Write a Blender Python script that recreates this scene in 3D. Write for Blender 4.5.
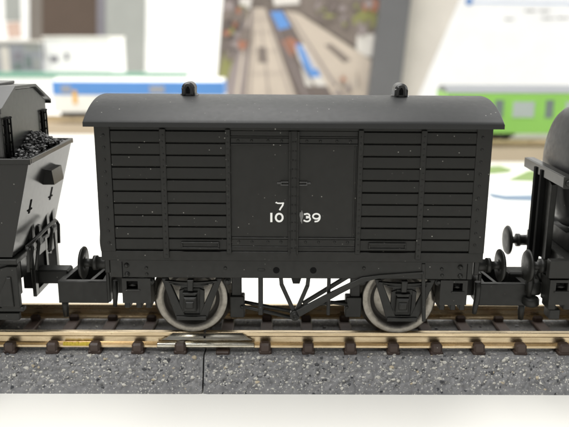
import bpy, bmesh, math, random
from mathutils import Vector, Matrix, noise
for o in list(bpy.data.objects): bpy.data.objects.remove(o)
S = bpy.context.scene
COL = S.collection
random.seed(7)
R = math.radians
# ------------------------------------------------------------------ camera (1 Blender unit = 1 mm, a miniature on a table)
S.unit_settings.scale_length = 0.001
F, PITCH, ROLL = 709.4, 0.2473, 0.0029
CAM = Vector((-0.84, -92.8, 38.4))
cd = bpy.data.cameras.new('camera'); cam = bpy.data.objects.new('camera', cd); COL.objects.link(cam)
cam.matrix_world = Matrix.Translation(CAM) @ Matrix.Rotation(math.pi/2-PITCH, 4, 'X') @ Matrix.Rotation(ROLL, 4, 'Z')
cd.sensor_width = 36; cd.lens = F/569*36; cd.clip_start = 1; cd.clip_end = 6000
cd.dof.use_dof = True; cd.dof.focus_distance = 88.5; cd.dof.aperture_fstop = cd.lens*0.001/1.2
S.camera = cam
S.view_settings.view_transform = 'Standard'; S.view_settings.look = 'None'
S.view_settings.exposure = 0; S.view_settings.gamma = 1; S.view_settings.use_curve_mapping = False
# ------------------------------------------------------------------ light: even room light + ceiling panel + tall window at the back right
wd = bpy.data.worlds.new('World'); S.world = wd; wd.use_nodes = True
wd.node_tree.nodes['Background'].inputs[0].default_value = (0.97, 0.98, 1.0, 1)
wd.node_tree.nodes['Background'].inputs[1].default_value = 0.20
def area(name, loc, target, sx, sy, radiance, col=(1, 1, 1)):
    l = bpy.data.lights.new(name, 'AREA'); l.shape = 'RECTANGLE'; l.size = sx; l.size_y = sy
    l.energy = radiance*math.pi*sx*sy; l.color = col
    o = bpy.data.objects.new(name, l); COL.objects.link(o); o.location = loc
    o.rotation_euler = (Vector(target)-Vector(loc)).to_track_quat('-Z', 'Y').to_euler()
    return o
area('ceiling_light', (-200, 105, 760), (-198, 104, 0), 1300, 700, 5.8, (1, .99, .965))
area('window_light', (620, 380, 300), (0, 120, 0), 560, 520, 4.6, (1, 1, .98))
area('backdrop_fill', (420, -420, 1000), (0, 560, 60), 900, 500, .5, (1, .99, .97))  # added fill to brighten the backdrop and van front, no known lamp there

# ------------------------------------------------------------------ picture measurements -> points on real planes
c_, s_ = math.cos(PITCH), math.sin(PITCH)
def ray(px, py):
    u, v = (px-284.5)/F, (213.5-py)/F
    u, v = u-v*ROLL, v+u*ROLL
    return Vector((u, v*s_+c_, v*c_-s_))
def atY(px, py, Y): d = ray(px, py); return CAM+d*((Y-CAM.y)/d.y)
def atX(px, py, X): d = ray(px, py); return CAM+d*((X-CAM.x)/d.x)
def atZ(px, py, Z): d = ray(px, py); return CAM+d*((Z-CAM.z)/d.z)
def xz(px, py, Y): p = atY(px, py, Y); return (p.x, p.z)

# ------------------------------------------------------------------ materials
def mat(name):
    m = bpy.data.materials.new(name); m.use_nodes = True
    return m, m.node_tree, m.node_tree.nodes['Principled BSDF']
def nd(t, kind, **kw):
    n = t.nodes.new(kind)
    for k, v in kw.items():
        if k in n.inputs: n.inputs[k].default_value = v
        else: setattr(n, k, v)
    return n
def ramp(t, src, stops):
    r = t.nodes.new('ShaderNodeValToRGB'); e = r.color_ramp.elements
    while len(e) < len(stops): e.new(0.5)
    for el, (p, c) in zip(e, stops):
        el.position = p; el.color = (c[0], c[1], c[2], 1) if hasattr(c, '__len__') else (c, c, c, 1)
    t.links.new(src, r.inputs[0]); return r.outputs[0]
def mixc(t, fac, a, b):
    m = t.nodes.new('ShaderNodeMix'); m.data_type = 'RGBA'
    for sock, v in ((m.inputs[0], fac), (m.inputs[6], a), (m.inputs[7], b)):
        if hasattr(v, 'links'): t.links.new(v, sock)
        elif isinstance(v, (int, float)): sock.default_value = v
        else: sock.default_value = (*v, 1)
    return m.outputs[2]
def coords(t, scale=(1, 1, 1), rot=(0, 0, 0)):
    tc = t.nodes.new('ShaderNodeNewGeometry'); mp = t.nodes.new('ShaderNodeMapping')
    mp.inputs['Scale'].default_value = scale; mp.inputs['Rotation'].default_value = rot
    t.links.new(tc.outputs['Position'], mp.inputs[0]); return mp.outputs[0]
def noise_n(t, vec, scale, detail=4, rough=.55):
    n = nd(t, 'ShaderNodeTexNoise', Scale=scale, Detail=detail, Roughness=rough)
    t.links.new(vec, n.inputs['Vector']); return n.outputs['Fac']
def bump(t, b, h, strength, dist):
    n = nd(t, 'ShaderNodeBump', Strength=strength, Distance=dist)
    t.links.new(h, n.inputs['Height']); t.links.new(n.outputs[0], b.inputs['Normal'])

def plastic(name, base, rough, dust=0.5, spec=.5, grain=.02, scr=0.0, var=1.0):
    """moulded plastic: slight mottling, uneven gloss, specks of pale dust, optional scratches"""
    m, t, b = mat(name); v = coords(t)
    n1 = noise_n(t, v, .35, 5)
    col = mixc(t, n1, [x*(1-.18*var) for x in base], [min(1, x*(1+.2*var)) for x in base])
    # dust: tiny cells, only a few of them filled
    vo = nd(t, 'ShaderNodeTexVoronoi', Scale=1.55, Randomness=1.0); t.links.new(v, vo.inputs['Vector'])
    dot = ramp(t, vo.outputs['Distance'], [(0.05, 1), (0.14, 0)])
    sep = t.nodes.new('ShaderNodeSeparateColor'); t.links.new(vo.outputs['Color'], sep.inputs[0])
    pick = ramp(t, sep.outputs[0], [(max(0, 1-dust*.28-.02), 0), (1-dust*.28+.02, 1)])
    mul = nd(t, 'ShaderNodeMath', operation='MULTIPLY'); t.links.new(dot, mul.inputs[0]); t.links.new(pick, mul.inputs[1])
    dm = nd(t, 'ShaderNodeMath', operation='MULTIPLY'); t.links.new(mul.outputs[0], dm.inputs[0])
    t.links.new(ramp(t, noise_n(t, v, .22, 2), [(.46, .12), (.58, 1)]), dm.inputs[1])
    col = mixc(t, dm.outputs[0], col, (.34, .33, .30))
    if scr:
        vs = coords(t, (.22, 1.2, 1.2), (0.3, .2, .5))
        w = noise_n(t, vs, 2.6, 3, .7)
        line = ramp(t, w, [(.73, 0), (.75, 1)])
        mask = ramp(t, noise_n(t, v, .6, 2), [(.52, 0), (.62, scr)])
        mm = nd(t, 'ShaderNodeMath', operation='MULTIPLY'); t.links.new(line, mm.inputs[0]); t.links.new(mask, mm.inputs[1])
        col = mixc(t, mm.outputs[0], col, (.33, .33, .32))
    t.links.new(col, b.inputs['Base Color'])
    rr = ramp(t, noise_n(t, v, 1.3, 5), [(.3, rough-.06*var), (.7, rough+.08*var)])
    t.links.new(rr, b.inputs['Roughness'])
    b.inputs['Specular IOR Level'].default_value = spec
    bump(t, b, noise_n(t, v, 2.5, 3, .5), .3, grain*.22)
    return m
M = {}
M['body'] = plastic('black_moulded_plastic', (.0115, .0115, .0100), .45, 1.3, .30, .02, .22)
M['roof'] = plastic('roof_grey_black_plastic', (.020, .0205, .0205), .46, .7, .27, .008, .9, .45)
M['chassis'] = plastic('chassis_black_plastic', (.0135, .0136, .012), .44, .6, .32)
M['engine'] = plastic('engine_black_plastic', (.012, .012, .011), .20, .6, .28, .006, 0, .4)
M['cab'] = plastic('cab_black_plastic', (.026, .026, .025), .32, .3, .55, .008, 0, .4)
M['tank'] = plastic('tank_black_plastic', (.024, .024, .025), .36, .3, .5, .01)
M['coal'] = plastic('coal_plastic', (.016, .016, .016), .36, .2, .5)
def simple(name, col, rough=.5, metal=0, var=.12, scale=.3, spec=.5):
    m, t, b = mat(name); v = coords(t)
    t.links.new(mixc(t, noise_n(t, v, scale, 4), [x*(1-var) for x in col], [min(1, x*(1+var)) for x in col]), b.inputs['Base Color'])
    b.inputs['Roughness'].default_value = rough; b.inputs['Metallic'].default_value = metal
    b.inputs['Specular IOR Level'].default_value = spec
    return m
M['hole'] = simple('dark_opening', (.006, .006, .006), .8, spec=.1)
M['white_print'] = simple('white_printed_numeral', (.86, .86, .84), .5)
M['smudge'] = simple('grey_adhesive_smudge', (.17, .17, .165), .6, var=.5, scale=4)
# rail: nickel silver with brown tarnish in streaks
def rail_mat(name, a, b2, rough):
    m, t, b = mat(name); v = coords(t, (.16, 1, .8)); v2 = coords(t)
    n = noise_n(t, v, 2.2, 6, .65)
    col = mixc(t, ramp(t, n, [(.35, 0), (.68, 1)]), a, b2)
    sp = ramp(t, noise_n(t, v2, 2.4, 5, .7), [(.64, 0), (.74, .75)])
    col = mixc(t, sp, col, (.20, .13, .075))
    t.links.new(col, b.inputs['Base Color'])
    b.inputs['Metallic'].default_value = .95
    t.links.new(ramp(t, n, [(.2, rough-.1), (.8, rough+.12)]), b.inputs['Roughness'])
    bump(t, b, noise_n(t, v, 9, 4), .3, .02)
    return m
M['rail'] = rail_mat('tarnished_nickel_rail', (.68, .555, .375), (.56, .445, .285), .28)
M['joiner'] = rail_mat('bright_rail_joiner_metal', (.82, .79, .68), (.46, .40, .29), .22)
# wheel: machined metal with turning rings
M['groove_shade'] = simple('painted_groove_shade', (.045, .040, .034), .7, 0, .3, 3)  # shade of the recessed rim groove, painted as a dark colour
m, t, b = mat('machined_wheel_metal'); v = coords(t)
n = noise_n(t, v, 1.6, 6, .65)
t.links.new(mixc(t, ramp(t, n, [(.3, 0), (.7, 1)]), (.19, .175, .15), (.34, .32, .285)), b.inputs['Base Color'])
b.inputs['Metallic'].default_value = 1; t.links.new(ramp(t, n, [(.2, .30), (.8, .46)]), b.inputs['Roughness'])
bump(t, b, noise_n(t, v, 6, 4), .4, .03); M['wheel'] = m
M['sleeper'] = plastic('brown_sleeper_plastic', (.060, .038, .029), .5, .3, .5, .05)
M['yellow'] = simple('yellow_paint', (.80, .58, .06), .5, 0, .35, 2.5)
# ballast: grey moulded plastic printed with pale and dark specks
m, t, b = mat('speckled_grey_ballast'); v = coords(t)
base = mixc(t, ramp(t, noise_n(t, v, .9, 6, .65), [(.3, 0), (.7, 1)]), (.15, .152, .158), (.27, .27, .272))
def specks(col, scale, lo, hi, frac, c, seed):
    vv = coords(t, (1, 1, 1), (seed, seed*1.7, seed*.6))
    dn = nd(t, 'ShaderNodeTexNoise', Scale=scale*1.6, Detail=2); t.links.new(vv, dn.inputs['Vector'])
    va = nd(t, 'ShaderNodeVectorMath', operation='MULTIPLY_ADD'); t.links.new(dn.outputs['Color'], va.inputs[0]); va.inputs[1].default_value = (.55/scale*1.3,)*3; t.links.new(vv, va.inputs[2]); vv = va.outputs[0]
    w = nd(t, 'ShaderNodeTexVoronoi', Scale=scale, Randomness=1); t.links.new(vv, w.inputs['Vector'])
    d = ramp(t, w.outputs['Distance'], [(lo, 1), (hi, 0)])
    sep = t.nodes.new('ShaderNodeSeparateColor'); t.links.new(w.outputs['Color'], sep.inputs[0])
    p = ramp(t, sep.outputs[1], [(1-frac-.01, 0), (1-frac+.01, 1)])
    mu = nd(t, 'ShaderNodeMath', operation='MULTIPLY'); t.links.new(d, mu.inputs[0]); t.links.new(p, mu.inputs[1])
    return mixc(t, mu.outputs[0], col, c)
col = specks(base, 1.5, .26, .36, .16, (.045, .048, .055), .3)
col = specks(col, 2.4, .24, .36, .26, (.42, .41, .38), 1.1)
col = specks(col, 5.0, .24, .36, .22, (.5, .49, .46), 3.1)
col = specks(col, 3.2, .24, .36, .22, (.62, .61, .56), 2.3)
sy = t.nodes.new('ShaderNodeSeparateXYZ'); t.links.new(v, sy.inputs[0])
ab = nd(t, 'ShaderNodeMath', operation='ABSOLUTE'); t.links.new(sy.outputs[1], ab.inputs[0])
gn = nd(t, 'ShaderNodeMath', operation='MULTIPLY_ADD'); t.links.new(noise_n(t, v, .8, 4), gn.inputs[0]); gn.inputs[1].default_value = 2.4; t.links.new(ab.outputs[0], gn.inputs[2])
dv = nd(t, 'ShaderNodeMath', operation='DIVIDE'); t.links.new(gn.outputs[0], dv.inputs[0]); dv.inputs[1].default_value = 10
col = mixc(t, ramp(t, dv.outputs[0], [(.50, .72), (.60, 0)]), col, (.040, .034, .028))  # shade under the train painted in: bed between the rails coloured darker
t.links.new(col, b.inputs['Base Color']); b.inputs['Roughness'].default_value = .62
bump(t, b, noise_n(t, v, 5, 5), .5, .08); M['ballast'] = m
M['stone_pale'] = simple('pale_ballast_stone', (.60, .585, .53), .65, 0, .2, .8)
M['stone_buff'] = simple('buff_ballast_stone', (.50, .43, .31), .65, 0, .25, .8)
M['stone_grey'] = simple('grey_ballast_stone', (.25, .25, .255), .6, 0, .3, .8)
M['stone_dark'] = simple('dark_ballast_stone', (.06, .062, .068), .6, 0, .3, .8)
# table: off-white laminate with faint marks
m, t, b = mat('white_table_top'); v = coords(t)
col = mixc(t, noise_n(t, v, .03, 4), (.84, .825, .775), (.89, .88, .835))
w = nd(t, 'ShaderNodeTexVoronoi', Scale=.16); t.links.new(v, w.inputs['Vector'])
col = mixc(t, ramp(t, w.outputs['Distance'], [(.018, .8), (.035, 0)]), col, (.35, .32, .27))
t.links.new(col, b.inputs['Base Color']); b.inputs['Roughness'].default_value = .4
M['table'] = m
for k, c, r in (('green', (.28, .58, .11), .4), ('grey_roof', (.23, .24, .25), .5), ('window', (.42, .47, .46), .2),
                ('window_dark', (.16, .20, .19), .25), ('underframe', (.05, .045, .042), .6), ('blue', (.10, .27, .62), .35),
                ('cream', (.80, .78, .72), .4), ('tan_ballast', (.42, .34, .24), .7), ('orange', (.75, .42, .08), .5),
                ('wall_white', (.90, .90, .88), .6), ('wall_grey', (.31, .32, .30), .6), ('brown', (.085, .058, .042), .6),
                ('brown_light', (.17, .15, .13), .6), ('mauve', (.21, .20, .225), .6), ('trim_green', (.15, .33, .24), .5),
                ('pillar', (.125, .125, .13), .5), ('panel_cream', (.60, .565, .51), .6), ('paper', (.78, .78, .79), .6),
                ('grass', (.20, .28, .10), .8), ('blue_grey', (.15, .21, .29), .6), ('pink', (.55, .40, .33), .6),
                ('ink', (.05, .05, .055), .7), ('ink_blue', (.10, .22, .48), .6), ('pale_blue', (.33, .45, .70), .6),
                ('p_cream', (.55, .475, .40), .5), ('p_mauve', (.30, .255, .25), .5), ('p_dark', (.16, .13, .12), .5),
                ('p_blue', (.12, .28, .62), .5), ('p_lilac', (.50, .49, .54), .5), ('p_rust', (.38, .17, .11), .5),
                ('p_brown', (.20, .165, .145), .5), ('p_green', (.26, .26, .10), .5), ('p_white', (.66, .63, .59), .5),
                ('dim_grey', (.30, .31, .34), .4)):
    M[k] = simple(k+'_surface', c, r, 0, .1, .06)
m, t, b = mat('printed_station_photo'); v = coords(t)
col = mixc(t, ramp(t, noise_n(t, v, .05, 5, .7), [(.35, 0), (.65, 1)]), (.10, .085, .075), (.27, .225, .195))
t.links.new(col, b.inputs['Base Color']); b.inputs['Roughness'].default_value = .5; M['p_base'] = m

# ------------------------------------------------------------------ mesh helpers
class MB:
    def __init__(s): s.b = bmesh.new(); s.mi = 0
    def _take(s, verts, faces, smooth=False):
        vs = [s.b.verts.new(v) for v in verts]; out = []
        for f in faces:
            try: q = s.b.faces.new([vs[i] for i in f])
            except ValueError: continue
            q.smooth = smooth; q.material_index = s.mi; out.append(q)
        return vs, out
    def box(s, x0, x1, y0, y1, z0, z1, bev=0):
        vs, fs = s._take([(x, y, z) for x in (x0, x1) for y in (y0, y1) for z in (z0, z1)],
                         [(0, 1, 3, 2), (4, 6, 7, 5), (0, 4, 5, 1), (2, 3, 7, 6), (0, 2, 6, 4), (1, 5, 7, 3)])
        if bev:
            es = list({e for f in fs for e in f.edges})
            r = bmesh.ops.bevel(s.b, geom=es, offset=bev, segments=1, affect='EDGES', profile=.5)
            for f in r['faces']: f.material_index = s.mi
        return s
    def prism(s, poly, a, b2, ax='y', bev=0):
        """poly of 2-D points swept along ax from a to b2"""
        if ax == 'y': P = lambda p, h: (p[0], h, p[1])
        elif ax == 'x': P = lambda p, h: (h, p[0], p[1])
        else: P = lambda p, h: (p[0], p[1], h)
        n = len(poly); vs = [P(p, a) for p in poly]+[P(p, b2) for p in poly]
        v, fs = s._take(vs, [tuple(range(n)), tuple(range(2*n-1, n-1, -1))]+[(i, n+i, n+(i+1) % n, (i+1) % n) for i in range(n)])
        if bev:
            es = list({e for f in fs[:2] for e in f.edges})
            r = bmesh.ops.bevel(s.b, geom=es, offset=bev, segments=1, affect='EDGES', profile=.5)
            for f in r['faces']: f.material_index = s.mi
        return s
    def lathe(s, prof, c, ax='y', seg=32, smooth=True):
        """prof: (radius, height) list revolved round ax through c"""
        c = Vector(c); vs = []; fs = []
        for r, h in prof:
            for k in range(seg):
                a = 2*math.pi*k/seg; u, w = r*math.cos(a), r*math.sin(a)
                vs.append(c+Vector({'y': (u, h, w), 'x': (h, u, w), 'z': (u, w, h)}[ax]))
        for i in range(len(prof)-1):
            for k in range(seg):
                k2 = (k+1) % seg; fs.append((i*seg+k, i*seg+k2, (i+1)*seg+k2, (i+1)*seg+k))
        v, f = s._take(vs, fs, smooth)
        s._cap(v[:seg]); s._cap(v[-seg:])
        return s
    def _cap(s, vs):
        try: q = s.b.faces.new(vs); q.material_index = s.mi
        except ValueError: pass
    def tube(s, path, r, seg=8, smooth=True):
        path = [Vector(p) for p in path]; rings = []
        for i, p in enumerate(path):
            d = (path[min(i+1, len(path)-1)]-path[max(i-1, 0)]).normalized()
            u = d.orthogonal().normalized() if i == 0 else (u0-d*u0.dot(d)).normalized()
            u0 = u; w = d.cross(u); rr = r[i] if hasattr(r, '__len__') else r
            rings.append([s.b.verts.new(p+(u*math.cos(2*math.pi*k/seg)+w*math.sin(2*math.pi*k/seg))*rr) for k in range(seg)])
        for a, b2 in zip(rings, rings[1:]):
            for k in range(seg):
                f = s.b.faces.new((a[k], a[(k+1) % seg], b2[(k+1) % seg], b2[k])); f.smooth = smooth; f.material_index = s.mi
        s._cap(rings[0]); s._cap(rings[-1]); return s
    def bar(s, p, q, w, y0, y1, bev=0):
        """straight bar of width w in the xz plane between two (x,z) points"""
        p, q = Vector(p), Vector(q); d = (q-p).normalized(); n = Vector((-d.y, d.x))*w/2
        return s.prism([p-n, q-n, q+n, p+n], y0, y1, 'y', bev)
    def ico(s, c, r, sub=1, squash=(1, 1, 1), jit=0, smooth=False, rng=random):
        res = bmesh.ops.create_icosphere(s.b, subdivisions=sub, radius=1)
        rot = Matrix.Rotation(rng.uniform(0, 6.3), 3, 'Z') @ Matrix.Rotation(rng.uniform(0, 6.3), 3, 'X') if jit else Matrix.Identity(3)
        for v in res['verts']:
            k = 1+rng.uniform(-jit, jit)
            co = rot @ (v.co*k); v.co = Vector((co.x*r*squash[0], co.y*r*squash[1], co.z*r*squash[2]))+Vector(c)
        for f in {f for v in res['verts'] for f in v.link_faces}: f.smooth = smooth; f.material_index = s.mi
        return s
    def rivet(s, x, y, z, r=.14, h=.10, ax='y', sg=-1):
        prof = [(r, 0), (r*.85, sg*h*.6), (r*.35, sg*h)]
        return s.lathe(prof, (x, y, z), ax, 7, True)
    def build(s, name, mats, parent=None, kind=None):
        bmesh.ops.recalc_face_normals(s.b, faces=s.b.faces)
        me = bpy.data.meshes.new(name); s.b.to_mesh(me); s.b.free()
        for k in (mats if isinstance(mats, (list, tuple)) else [mats]): me.materials.append(M[k])
        o = bpy.data.objects.new(name, me); COL.objects.link(o)
        if parent is not None:
            o.parent = parent
            if parent.parent is None: o.location = -Vector(parent.location)
        if kind: o['kind'] = kind
        return o
def tag(o, label=None, cat=None, group=None, kind=None):
    for k, v in (('label', label), ('category', cat), ('group', group), ('kind', kind)):
        if v: o[k] = v
    return o
def empty(name, loc, label, cat, group=None):
    o = bpy.data.objects.new(name, None); COL.objects.link(o); o.location = loc; o.empty_display_size = 2
    return tag(o, label, cat, group)
def dup(o, delta=(0, 0, 0), parent=None, rotz=None):
    c = o.copy(); COL.objects.link(c)
    if parent is not None: c.parent = parent
    c.location = Vector(o.location)+Vector(delta)
    if rotz is not None: c.rotation_euler.z = rotz
    for ch in list(o.children):
        d = ch.copy(); COL.objects.link(d); d.parent = c
    return c

# ================================================================== SETTING: table and walls behind
ZT = -6.9
MB().box(-900, 900, -420, 950, ZT-14, ZT, 1.5).build('table', 'table')['kind'] = 'structure'

# ================================================================== TRACK
RG = random.Random(3)
def bank_y(z): return -(7.0+(-2.6-z)*(9.25-7.0)/(6.9-2.6))
def relief(x, y, z, amp):
    p = Vector((x*1.7, y*1.7, z*1.7))
    a = noise.noise(p)*.5+noise.noise(p*2.3+Vector((9, 3, 1)))*.35
    d = noise.voronoi(p*1.25)[0]; return amp*(a+.55*(.5-d[0]))
def ballast_bed(x0, x1, parent):
    b = MB(); step = .15
    prof = []                                   # (y, z, amplitude), front foot -> top -> back foot
    nS = 30
    for i in range(nS+1):
        z = ZT+(4.3)*i/nS; prof.append((bank_y(z), z, .46 if i > 6 else .05+.055*i))
    for i in range(1, 9): prof.append((-7+i*.35, -2.6, .22))
    for i in range(1, 9): prof.append((-4.2+i*1.05, -2.7, .22))
    for i in range(1, 5): prof.append((4.2+i*.7, -2.6, .22))
    prof += [(8, -4.6, .1), (9.25, ZT, 0)]
    nx = int((x1-x0)/step); fine = []
    xs = []
    x = x0
    while x < x1-.01:                           # fine where the picture looks, coarse beyond
        xs.append(x); x += step if -46 < x < 46 else 1.5
    xs.append(x1)
    for x in xs:
        edge = min(1, (x-x0)/.5, (x1-x)/.5); row = []
        for (y, z, a) in prof:
            h = relief(x, y, z, a)*edge
            pull = .18*(1-edge) if (x-x0 < .5 or x1-x < .5) else 0
            row.append(b.b.verts.new((x, y-h*.8 if z < -2.65 and y < 0 else y, max(ZT, z+h*.6-pull*.5)) if z > ZT+.01 else (x, y+pull, ZT)))
        fine.append(row)
    for a, c in zip(fine, fine[1:]):
        for i in range(len(prof)-1):
            f = b.b.faces.new((a[i], c[i], c[i+1], a[i+1])); f.smooth = True
    b._cap(fine[0]); b._cap(list(reversed(fine[-1])))
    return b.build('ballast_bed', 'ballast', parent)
def rail_profile(yc):
    # code-80 flat-bottom rail, head 0.72 wide, 2.0 high, foot 1.5 wide
    return [(yc+dy, z) for dy, z in ((-.30, 0), (-.36, -.08), (-.36, -.52), (-.17, -.72), (-.15, -1.45), (-.78, -1.72), (-.80, -2.0),
                                     (.80, -2.0), (.78, -1.72), (.15, -1.45), (.17, -.72), (.36, -.52), (.36, -.08), (.30, 0))]
def chair_mb(b, x, yc, sgn):
    # moulded spike lumps gripping the foot on both sides, outer one larger
    for sd, ln in ((sgn, 1.25), (-sgn, .8)):
        y_in, y_out = yc+sd*.42, yc+sd*(.42+ln)
        y0, y1 = min(y_in, y_out), max(y_in, y_out)
        b.box(x-.72, x+.72, y0, y1, -2.45, -1.12 if sd == sgn else -1.35, .25)
def sleeper(parent):
    b = MB()
    b.box(-.85, .85, -6.5, 6.5, -3.3, -2.15, .14)
    chair_mb(b, 0, -4.86, -1); chair_mb(b, 0, 4.86, 1)
    return b.build('sleeper', 'sleeper', parent)
X0S, PS = -37.2, 5.646
def track_section(x0, x1, loc, label):
    t = empty('track_section', loc, label, 'model track', 'track sections under the train')
    ballast_bed(x0, x1, t)
    for yc in (-4.86, 4.86):
        MB().prism(rail_profile(yc), x0+.06, x1-.06, 'x').build('rail', 'rail', t)
    s0 = None; n = math.ceil((x0+1.2-X0S)/PS)
    while X0S+n*PS < x1-1.2:
        x = X0S+n*PS
        if x0 < x-1 < x0+3.6 and x0 > -20:
            o = MB().box(-.9, .9, -6.6, 6.6, -3.3, -2.2, .14).build('sleeper', 'sleeper', t); base2 = Vector(o.location); o.location = base2+Vector((x, 0, 0)); n += 1; continue
        if s0 is None: s0 = sleeper(t); base = Vector(s0.location); o = s0
        else: o = s0.copy(); COL.objects.link(o)
        o.location = base+Vector((x+RG.uniform(-.08, .08), 0, RG.uniform(-.03, .03))); n += 1
    # moulded stones standing proud of the bank
    for nm, mk, cnt, rmin, rmax in (('pale_stone', 'stone_pale', 11.0, .08, .31), ('buff_stone', 'stone_buff', .7, .12, .40),
                                    ('grey_stone', 'stone_grey', 4.0, .15, .42), ('dark_stone', 'stone_dark', 1.6, .12, .3)):
        b = MB(); lo, hi = max(x0, -45)+.4, min(x1, 45)-.4
        for _ in range(int(cnt*(hi-lo))):
            r = rmin+(rmax-rmin)*RG.random()**2.6
            x = RG.uniform(lo, hi)
            if RG.random() < .8:
                z = ZT+.5+3.8*RG.random()**.8
                if z < ZT+1.1 and RG.random() < .6: continue
                y = bank_y(z)+r*.25
            else:
                z = -2.65+r*.1; y = RG.choice((RG.uniform(-7, -5.8), RG.uniform(-3.8, 3.8), RG.uniform(5.8, 7)))
            b.ico((x, y, z), r, 1, (RG.uniform(.8, 1.4), .7, RG.uniform(.6, 1.05)), .3, False, RG)
        b.build(nm, mk, t, 'stuff')
    return t
XJ = -11.4
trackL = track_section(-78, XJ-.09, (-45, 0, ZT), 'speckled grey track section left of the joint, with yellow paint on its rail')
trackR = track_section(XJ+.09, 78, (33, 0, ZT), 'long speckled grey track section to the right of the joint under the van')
# yellow mark on the rail foot
b = MB(); a0, a1 = atY(63, 345, -5.66), atY(92.5, 345, -5.66)
pts = []
xx = a0.x
while xx < a1.x:
    w = RG.uniform(.25, .5); b.box(xx, xx+w-.02*RG.random(), -5.70-RG.uniform(0, .02), -5.3, -1.80, -1.40+RG.uniform(-.09, .06), .02); xx += w
b.build('paint_mark', 'yellow', trackL)
# rail joiners bridging the gap (near and far rail)
for yc, sg in ((-4.86, 1), (4.86, -1)):
    b = MB(); L0, L1 = atY(157, 349, -5.9).x, atY(254.5, 349, -5.9).x
    f = lambda d: yc-sg*d
    # fishplate on the web, ends cut at a slant
    zt, zb = -.10, -1.18
    yo, yi = sorted((f(.58), f(.37)))
    vs = []; nk = 7
    for k in range(nk):
        q = k/(nk-1); z = zt+(zb-zt)*q; d = .50+.16*math.sin(math.pi*min(1, q*1.1))-.05*q; xa2, xb2 = L0+2.1-1.7*q, L1-1.6+1.4*q
        vs += [(xa2, f(d), z), (xb2, f(d), z), (xb2, f(.34), z), (xa2, f(.34), z)]
    fs = [(0, 1, 2, 3), tuple(4*(nk-1)+m for m in (3, 2, 1, 0))]
    for k in range(nk-1):
        for m in range(4): fs.append((4*k+m, 4*k+(m+1) % 4, 4*k+4+(m+1) % 4, 4*k+4+m))
    v_, f_ = b._take(vs, fs)
    for q in f_[2::4]: q.smooth = True
    # rolled clip round the foot
    prof = []
    for k in range(9):
        a = R(75+k*26); prof.append((f(.72)+(-sg)*-.40*math.cos(a) - sg*.0, -1.66+.44*math.sin(a)))
    b2 = [(f(.46), -1.16), (f(.8), -1.22), (f(1.08), -1.44), (f(1.16), -1.72), (f(1.08), -1.98), (f(.84), -2.14), (f(.46), -2.14)]
    b.lathe([(.01, 0), (.40, .02), (.44, .1), (.44, L1-L0-.1), (.40, L1-L0-.02), (.01, L1-L0)], (L0, f(.76), -1.66), 'x', 24)
    o = b.build('rail_joiner', 'joiner', trackR)
    if yc < 0:
        MB().box(XJ-.14, XJ+.14, -5.56, -5.3, -.72, -.42, .02).build('joiner_slot', 'hole', o)

# ================================================================== shared running gear (built once, copied)
YW = -8.0
def wheelset(parent, xc):
    ax = MB().lathe([(.55, -6.0), (.55, 6.0)], (xc, 0, 4.76), 'y', 14).build('axle', 'chassis', parent)
    for sg in (-1, 1):
        b = MB(); y = sg*5.35
        # rim ring, recessed groove, web disc, flange behind
        rim = [(.8, -.55), (1.0, -.75), (3.1, -.85), (3.32, -1.0), (3.50, -1.0), (3.58, -.35), (3.68, -.02), (4.60, 0), (4.76, -.12), (4.86, -1.5), (5.32, -1.62), (5.38, -1.9), (4.9, -2.2), (1.2, -2.2)]
        b.lathe([(r, y+sg*h) for r, h in rim], (xc, 0, 4.76), 'y', 72)
        for f_ in b.b.faces:
            c = f_.calc_center_median(); rr = math.hypot(c.x-xc, c.z-4.76)
            if 3.14 < rr < 3.66 and len(f_.verts) == 4 and abs(c.y) > 4.2: f_.material_index = 1
        b.build('wheel', ['wheel', 'groove_shade'], ax)
    return ax
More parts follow.
